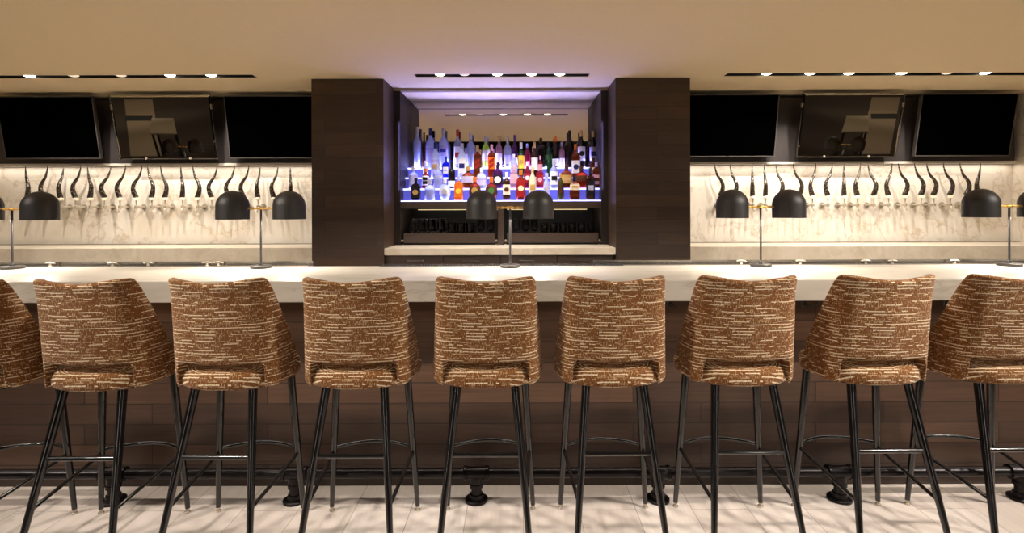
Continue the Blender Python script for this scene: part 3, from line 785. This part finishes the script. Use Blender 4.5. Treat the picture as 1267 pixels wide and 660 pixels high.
def make_stool():
    r = empty('bar_stool', (0, 0, 0), '', 'bar stool', 'tweed bar stools along the bar')
    # --- shell: columns along a U-shaped plan, rows from bottom to top edge
    A, R, LS = .122, .088, .105          # half straight, corner radius, side length
    arc = R*PI/2; S_END = A+arc+LS
    def plan(s, z):
        sg = 1 if s >= 0 else -1; a = abs(s)
        flare = .018*(1-min(1, max(0, (z-.70)/.45)))            # wider low down
        if a <= A: x, y = a, 0
        elif a <= A+arc:
            q = (a-A)/R; x, y = A+R*math.sin(q), R*(1-math.cos(q))
        else: x, y = A+R+.085*(a-A-arc), R+(a-A-arc)*.995
        x *= 1+flare*(3.0+4.0*min(1, max(0, a-.16)/.15))
        y0 = -.128-.052*(z-.78)/.38                                # backrest leans back
        y0 -= .010*math.sin(PI*min(1, max(0, (z-.78)/.38)))*(1-min(1, a/.2))
        y0 += -.016*(max(0, (z-1.06)/.10))**2                       # rolled outwards at the top
        y0 += .018*(1-(min(1, a/.12))**2)*0
        return Vector((sg*x, y+y0-.012*(1-min(1, a/A)**2), z))
    SJ = A+R*.66                                                   # jamb of the opening
    cols = [0, .03, .06, .09, .115, .142, SJ-.022, SJ-.012, SJ-.006, SJ, SJ+.010, SJ+.026, .222, .235, .248, .268, .292, .316, .338, S_END-.010, S_END]
    def ztop(a):
        t = min(1, a/.19)
        z = 1.139+.020*t*t*(3-2*t)
        s1 = .235
        if a > s1: z -= (a-s1)*(1.159-.815)/(S_END-s1)*1.0
        if a > S_END-.006: z -= .006
        return z
    def zbot(a):
        if a <= SJ-.022: return .800-.006*(1-(a/.16)**2)
        if a <= SJ-.011: return .797
        if a <= SJ-.005: return .780
        if a <= SJ+.0001: return .702
        z = .690
        if a > SJ+.02: z = .690+.024*min(1, (a-SJ-.02)/.16)
        if a > S_END-.006: z += .010
        return z
    NR = 14
    allc = [-c for c in cols[:0:-1]]+cols
    bm = bmesh.new(); g = []; uvs = []; thick = .042
    def normal(s, z):
        e = .004; t = (plan(s+e, z)-plan(s-e, z)).normalized()
        return Vector((-t.y, t.x, 0))                       # points to the inside of the seat
    for lay in (0, 1):
        gl = []
        for s in allc:
            a = abs(s); z0, z1 = zbot(a), ztop(a); cl_ = []
            for k in range(NR+1):
                t = k/NR; z = z0+(z1-z0)*t
                p = plan(s, z)
                if lay: p = p+normal(s, z)*thick
                v = bm.verts.new(p); cl_.append(v); uvs.append((s+1.0, z))
            gl.append(cl_)
        g.append(gl)
    n = len(allc)
    for i in range(n-1):
        for k in range(NR):
            bm.faces.new((g[0][i][k], g[0][i+1][k], g[0][i+1][k+1], g[0][i][k+1]))
            bm.faces.new((g[1][i][k], g[1][i][k+1], g[1][i+1][k+1], g[1][i+1][k]))
        bm.faces.new((g[0][i][0], g[1][i][0], g[1][i+1][0], g[0][i+1][0]))
        bm.faces.new((g[0][i][NR], g[0][i+1][NR], g[1][i+1][NR], g[1][i][NR]))
    for i in (0, n-1):
        for k in range(NR):
            f = (g[0][i][k], g[0][i][k+1], g[1][i][k+1], g[1][i][k])
            bm.faces.new(f if i == 0 else f[::-1])
    bmesh.ops.recalc_face_normals(bm, faces=bm.faces[:])
    me = bpy.data.meshes.new('backrest'); bm.to_mesh(me); bm.free()
    fab_uv(me, lambda vi: uvs[vi]); me.materials.append(M['fabric']); me.shade_smooth()
    o = bpy.data.objects.new('backrest', me); COL.objects.link(o); o.parent = r
    sb = o.modifiers.new('round', 'SUBSURF'); sb.levels = 2; sb.render_levels = 2
    # piping round the opening
    for sg in (-1, 1):
        m = MB(); pts = []
        for z in (.700, .72, .74, .76, .778):
            p = plan(sg*(SJ-.004), z); pts.append(p-normal(sg*(SJ-.004), z)*.001)
        m.tube(pts, .0035, 8)
        pb = m.build('piping', M['fabric'], o)
        fab_uv(pb.data, lambda vi: (pb.data.vertices[vi].co.x+2, pb.data.vertices[vi].co.z))
    # --- seat cushion: rounded superellipse plan, domed
    bm = bmesh.new(); rings = []; uvs2 = []
    yc, hy = .006, .150
    prof = [(.0, .764), (.35, .763), (.62, .761), (.80, .756), (.92, .747), (.98, .733), (1.0, .715), (.985, .700), (.93, .690), (.6, .688), (.0, .688)]
    SEG = 40
    cum = 0; last = None
    for j, (f, z) in enumerate(prof):
        ring = []
        if last is not None: cum += math.hypot((f-last[0])*.17, z-last[1])
        last = (f, z)
        if f == 0:
            v = bm.verts.new((0, yc, z+(.026 if z > .70 else .006))); rings.append([v]); uvs2.append((0, yc)); continue
        for k in range(SEG):
            q = 2*PI*k/SEG; ca, sa = math.cos(q), math.sin(q)
            ex = 2/3.0
            x = math.copysign(abs(ca)**ex, ca); y = math.copysign(abs(sa)**ex, sa)
            hw = .203+.076*(y+1)/2 
            px_, py_ = x*hw*f, yc+y*(hy+ (.012 if y > 0 else 0))*f
            if y < 0: px_ *= 1-.18*(abs(y)**2)
            v = bm.verts.new((px_, py_, z+(.013+.013*(y*f+1) if z > .70 else .006*(y*f+1)))); ring.append(v)
            uvs2.append((px_+py_*.3+3, (py_ if j < 4 else py_*.45)+z*1.0))
        rings.append(ring)
    for A_, B_ in zip(rings, rings[1:]):
        if len(A_) == 1:
            for k in range(SEG): bm.faces.new((A_[0], B_[k], B_[(k+1) % SEG]))
        elif len(B_) == 1:
            for k in range(SEG): bm.faces.new((A_[(k+1) % SEG], A_[k], B_[0]))
        else:
            for k in range(SEG): bm.faces.new((A_[k], B_[k], B_[(k+1) % SEG], A_[(k+1) % SEG]))
    bmesh.ops.recalc_face_normals(bm, faces=bm.faces[:])
    me = bpy.data.meshes.new('seat'); bm.to_mesh(me); bm.free()
    fab_uv(me, lambda vi: uvs2[vi]); me.materials.append(M['fabric']); me.shade_smooth()
    so = bpy.data.objects.new('seat', me); COL.objects.link(so); so.parent = r
    s2 = so.modifiers.new('round', 'SUBSURF'); s2.levels = 1; s2.render_levels = 1
    MB().box(-.135, .135, -.055, .12, .678, .689, .004).build('seat_plate', M['black'], r, smooth=False)
    # --- legs
    NT_, NB = Vector((.1215, -.090, .686)), Vector((.187, -.252, .022))
    FT, FB = Vector((.163, .168, .686)), Vector((.2035, .210, .022))
    def leg(t, b, sx):
        t = Vector((t.x*sx, t.y, t.z)); b = Vector((b.x*sx, b.y, b.z))
        lo = MB().tube([t, t+(b-t)*.35, t+(b-t)*.7, b], [.0178, .0160, .0135, .0108], 18).build('leg', M['legmetal'], r)
        MB().lathe([(.008, 0), (.0125, .001), (.0125, .006), (.007, .009), (.0075, .015), (.010, .018), (.010, .024), (.006, .026)], (b.x, b.y, .0), 14).build('glide', M['chrome'], lo)
    for sx in (-1, 1): leg(NT_, NB, sx); leg(FT, FB, sx)
    def on(t, b, z, sx):
        k = (z-t.z)/(b.z-t.z); p = t+(b-t)*k; return Vector((p.x*sx, p.y, p.z))
    a, b = on(NT_, NB, .43, -1), on(NT_, NB, .43, 1)
    MB().tube([a, b], .0098, 14).build('rear_stretcher', M['legmetal'], r)
    for sx in (-1, 1):
        MB().tube([on(FT, FB, .290, sx), on(NT_, NB, .245, sx)], .0080, 12).build('side_stretcher', M['legmetal'], r)
    a, b = on(FT, FB, .306, -1), on(FT, FB, .306, 1)
    pts = [a+(b-a)*t+Vector((0, .075*math.sin(PI*t)**.8, 0)) for t in [i/16 for i in range(17)]]
    MB().tube(pts, .0088, 12).build('foot_ring', M['legmetal'], r)
    return r
st0 = make_stool()
SX = [(-2.295, 'first tweed bar stool, cut off by the left edge of the photo'),
      (-1.766, 'second tweed bar stool from the left, in front of the left tap wall'),
      (-1.224, 'third tweed bar stool from the left, in front of the second twin dome lamp'),
      (-.681, 'fourth tweed bar stool from the left, in front of the left pillar'),
      (-.133, 'middle tweed bar stool standing below the central twin dome lamp'),
      (.408, 'fourth tweed bar stool from the right, in front of the right pillar'),
      (.958, 'third tweed bar stool from the right, below the fourth twin dome lamp'),
      (1.535, 'second tweed bar stool from the right, in front of the right tap wall'),
      (2.085, 'last tweed bar stool, cut off by the right edge of the photo')]
for i, (x, lab) in enumerate(SX):
    o = st0 if i == 0 else copy_tree(st0)
    o.location = (x, 2.30+.014*x, 0); o['label'] = lab
    o.rotation_euler = (0, 0, math.radians([1, .5, -.8, .3, 0, .6, -.5, .8, 0][i]))

# ------------------------------------------------------------------ lounge furniture behind the photographer, seen in the tilted mirrors
def lounge(sgn, side):
    mx = lambda x: x if sgn > 0 else -.29-x
    pts = [(6.06, -.05), (6.56, -.05), (7.26, -1.2), (6.81, -1.2)]
    cx = sum(mx(p[0]) for p in pts)/4; cy = sum(p[1] for p in pts)/4
    t = empty('lounge_table', (cx, cy, 0), 'beige table top seen only in the %s tinted mirror' % side, 'table')
    m = MB(); bm = m.bm
    lo = [bm.verts.new((mx(x)-cx, y-cy, .72)) for x, y in pts]; hi = [bm.verts.new((mx(x)-cx, y-cy, .75)) for x, y in pts]
    bm.faces.new(lo); bm.faces.new(hi)
    for k in range(4): bm.faces.new((lo[k], lo[(k+1) % 4], hi[(k+1) % 4], hi[k]))
    m.build('table_top', M['beige'], t, smooth=False)
    for x, y in pts:
        dx, dy = (mx(x)-cx)*.85, (y-cy)*.85
        MB().tube([(dx, dy, 0.006), (dx, dy, .719)], .02, 10).build('leg', M['blackmetal'], t)
lounge(1, 'right'); lounge(-1, 'left')

# ------------------------------------------------------------------ lights
def light(kind, name, loc, energy, col, **kw):
    l = bpy.data.lights.new(name, kind); l.energy = energy; l.color = col
    aim = kw.pop('aim', None)
    for k, v in kw.items(): setattr(l, k, v)
    o = bpy.data.objects.new(name, l); COL.objects.link(o); o.location = loc
    if aim is not None:
        o.rotation_euler = (Vector(aim)-Vector(loc)).to_track_quat('-Z', 'Y').to_euler()
    return o
WARM = (1, .91, .81); NEUT = (1, .90, .80)
for x, k in SPOTS:
    niche = -.9 < x < .7
    light('SPOT', 'slot_spot', (x, 4.215, 2.488), (32 if niche else 50)*k, WARM, spot_size=math.radians(105), spot_blend=.6, shadow_soft_size=.02,
          aim=(x, 4.36 if niche else 4.72, 1.2))
for x, _ in LAMPS:
    for s in (-1, 1):
        light('POINT', 'lamp_bulb', (x+s*.161, 2.99, 1.405), 18, WARM, shadow_soft_size=.03)
# under-bulkhead strips
for a, b in ((WL, CL0), (CR1, WR)):
    o = light('AREA', 'bulkhead_strip', ((a+b)/2, 4.985, 1.839), 4.5, WARM, shape='RECTANGLE', size=b-a-.1, size_y=.04, aim=((a+b)/2, 5.0, 0))
# strip under the bar
light('AREA', 'bar_strip', (0, 2.62, .985), 11, (1, .90, .78), shape='RECTANGLE', size=9.6, size_y=.02, aim=(0, 2.62, 0), spread=math.radians(115))
# blue shelf light
for i in range(4):
    light('AREA', 'shelf_strip', (-.145, TY[i]+.03, TZ[i]+.004), 46 if i == 3 else 4, (.34, .34, 1), shape='RECTANGLE', size=1.7, size_y=.02, aim=(-.145, TY[i]+.02, 4))
for sx in (NX0-.02, NX1+.02):  # added lights that stand in for shelf glow on the pillar sides
    light('AREA', 'niche_side_glow', (sx, 4.64, 1.9), .8, (.35, .32, 1), shape='RECTANGLE', size=.008, size_y=.6, aim=(-.145 - (sx+.145)*3, 3.9, 1.9))
# lower niche
for x in (-.6, .32):
    light('AREA', 'tray_strip', (x, 4.72, 1.428), 1.3, WARM, shape='RECTANGLE', size=.75, size_y=.015, aim=(x, 4.86, .9))
for sx in (-1, 1):  # unseen spots added to brighten the room reflected in the tilted mirrors
    for x, y, e in ((6.6, -.2, 70), (8.6, -2.6, 150), (10.6, -5.2, 190)):
        light('SPOT', 'lounge_fill_spot', (x*sx-.145, y, 3.27), e, (1, .84, .64), spot_size=math.radians(90), spot_blend=.5, shadow_soft_size=.06, aim=(x*sx-.145, y, 0))
# room spots behind the photographer, from the right
for x, off, e in ((-2.3, -2.5, 330), (-1.2, -2.5, 330), (-.3, -2.5, 220), (.3, 2.5, 220), (1.1, 2.5, 350), (2.0, 2.5, 400), (2.9, 2.5, 350)):
    light('SPOT', 'room_spot', (x+off, .75, 3.25), e*.92, NEUT, spot_size=math.radians(46), spot_blend=.6, shadow_soft_size=.09, aim=(x, 2.4, .8))
# soft fill lights added below the high ceiling, with no fixtures there
for x in (-3.4, 3.4):
    light('AREA', 'room_fill_light', (x, -.6, 3.28), 22, NEUT, shape='RECTANGLE', size=1.8, size_y=1.8, aim=(x*.6, 1.0, 0))

# two tall narrow unseen lights added for streaks on the stool legs
for x in (-2.3, 2.3):
    light('AREA', 'leg_streak_light', (x, -1.1, 1.05), 8, NEUT, shape='RECTANGLE', size=.06, size_y=1.7, aim=(x*.5, 2.5, 1.05))
w = bpy.data.worlds.new('world'); sc.world = w; w.use_nodes = True
w.node_tree.nodes['Background'].inputs[0].default_value = (.02, .018, .015, 1)
# ------------------------------------------------------------------ view
sc.view_settings.view_transform = 'Standard'; sc.view_settings.look = 'None'
sc.view_settings.gamma = 1; sc.view_settings.use_curve_mapping = False; sc.view_settings.exposure = 0
cy = sc.cycles
cy.use_denoising = True; cy.caustics_reflective = False; cy.caustics_refractive = False
cy.max_bounces = 8; cy.diffuse_bounces = 4; cy.glossy_bounces = 4; cy.transmission_bounces = 6; cy.sample_clamp_indirect = 4
